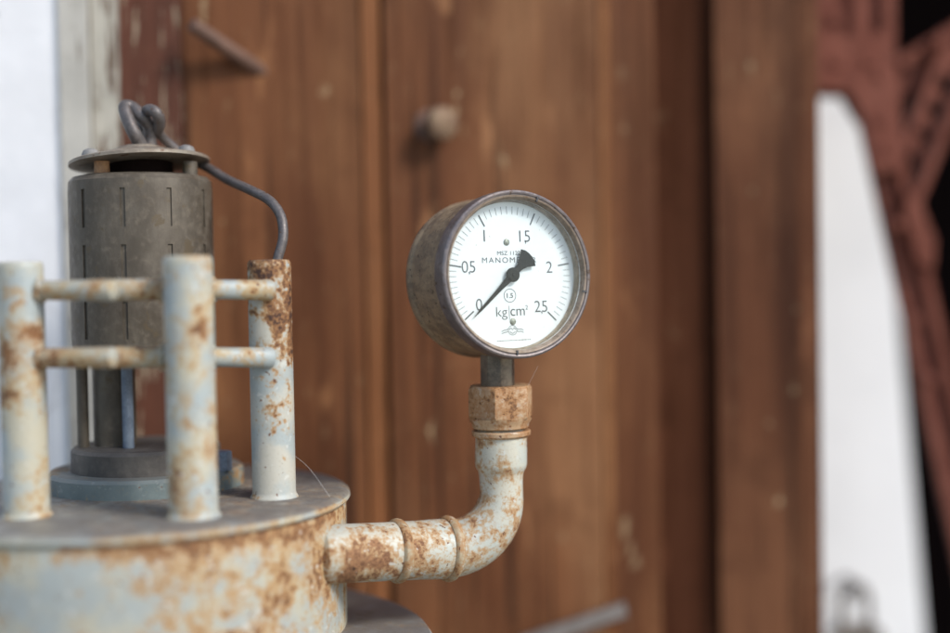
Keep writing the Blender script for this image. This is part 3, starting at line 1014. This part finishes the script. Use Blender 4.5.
# gusset plate
bm = bmesh.new()
g = [P(x, y, YT - 0.012) for x, y in ((816, 40), (893, 30), (900, 95), (905, 170), (874, 172), (862, 112), (850, 92), (816, 88))]
prism(bm, g, (0, 0.010, 0))
obj('gusset_plate', bevel(bm, 0.001), M['truss'], truss, tb)
# perforated strut between arm and leg
tbeam('strut_rail', (975, 60), (916, 205), 9, 0.02, -0.01)
tbeam('strut_rail', (943, 52), (905, 150), 8, 0.02, -0.01)
for t in (0.0, 0.25, 0.5, 0.75):
    xa_, ya_ = 943 + (905 - 943) * t, 66 + (160 - 66) * t
    xb_, yb_ = 966 + (916 - 966) * t, 84 + (203 - 84) * t
    tbeam('lacing_bar', (xa_, ya_), (xb_, yb_), 11, 0.008, 0.0)
bm = bmesh.new()
g = [P(x, y, YT - 0.014) for x, y in ((908, 190), (920, 200), (936, 240), (934, 268), (918, 262), (906, 215))]
prism(bm, g, (0, 0.012, 0))
obj('gusset_plate', bevel(bm, 0.001), M['truss'], truss, tb)
for x, y in ((938, 42), (905, 62), (880, 76), (835, 62), (868, 62), (880, 120), (888, 150), (922, 225), (928, 252), (836, 20), (915, 320), (930, 380), (897, 225)):
    d_ = P(x, y, YT - 0.012)
    mr = Matrix.Translation(d_) @ Matrix.Rotation(R(90), 4, 'X')
    obj('rivet_head', lathe(bmesh.new(), [(0.0055, -0.006), (0.0055, 0.0005), (0.004, 0.0022), (0, 0.003)], mr, 16), M['truss'], truss, tb)

# padlock hanging low on the pier
YK = 1.22
kb = P(858, 650, YK)
lock = thing('padlock', 'dull padlock with a bent brown shackle low in front of the white pier', 'padlock', kb)
ps = spline([P(841, 648, YK), P(841, 612, YK), P(846, 593, YK), P(856, 585, YK), P(866, 592, YK), P(869, 612, YK), P(869, 648, YK)], 8)
obj('shackle', tube(bmesh.new(), ps, 0.0036, 16), M['padlock'], lock, kb)
bm = bmesh.new()
g = [P(x, y, YK - 0.010) for x, y in ((834, 637), (842, 630), (872, 626), (884, 632), (886, 690), (834, 690))]
prism(bm, g, (0, 0.022, 0))
obj('lock_body', bevel(bm, 0.003, 3), M['padlock'], lock, kb)
hp = tube(bmesh.new(), spline([P(838, 584, YW + .01), P(842, 579, YK + .02), P(851, 580, YK - .006), P(857, 590, YK - 0.004), P(857, 596, YK + .03), P(857, 598, YW + .01)], 8), 0.003, 14)
obj('staple', hp, M['latch'], lock, kb)

# spider threads
for (a, b, c_), lab in (((P(538, 366, .80), P(531, 380, .803), P(519, 404, .806)), 'faint spider thread slanting from the gauge case down to the rusty union nut'),
                        ((P(290, 452, .79), P(309, 468, .775), P(330, 497, .765)), 'faint spider thread slanting from the worn post down to the tank lid')):
    tag(obj('spider_thread', tube(bmesh.new(), spline([a, b, c_], 5), 0.00006, 6), M['thread']), lab, 'spider thread')

# ------------------------------------------------------------------ ground
bm = bmesh.new()
bm.faces.new([bm.verts.new(v) for v in ((-60, -60, 0), (60, -60, 0), (60, 60, 0), (-60, 60, 0))])
g = obj('ground', bm, M['ground'], smooth=False)
g['kind'] = 'structure'

# ------------------------------------------------------------------ light
sd = Vector((0.80, -0.55, 0.80)).normalized()
w = bpy.data.worlds.new('World')
S.world = w
w.use_nodes = True
nt = w.node_tree
nt.nodes.clear()
wo = nt.nodes.new('ShaderNodeOutputWorld')
bg = nt.nodes.new('ShaderNodeBackground')
sky = nt.nodes.new('ShaderNodeTexSky')
sky.sky_type = 'NISHITA'
sky.sun_disc = False
sky.sun_elevation = math.asin(sd.z)
sky.sun_rotation = math.atan2(sd.x, sd.y)
sky.air_density = 1.0
sky.dust_density = 1.0
sky.ozone_density = 1.0
bg.inputs[1].default_value = 0.09
nt.links.new(sky.outputs[0], bg.inputs[0])
nt.links.new(bg.outputs[0], wo.inputs[0])
sl = bpy.data.lights.new('sun', 'SUN')
sl.energy = 1.5
sl.angle = R(16)
sl.color = (1.0, 0.95, 0.88)
so = bpy.data.objects.new('sun', sl)
COL.objects.link(so)
so.rotation_euler = sd.to_track_quat('Z', 'Y').to_euler()
S.view_settings.view_transform = 'Standard'
S.view_settings.look = 'None'
S.view_settings.gamma = 1
S.view_settings.exposure = 1.18
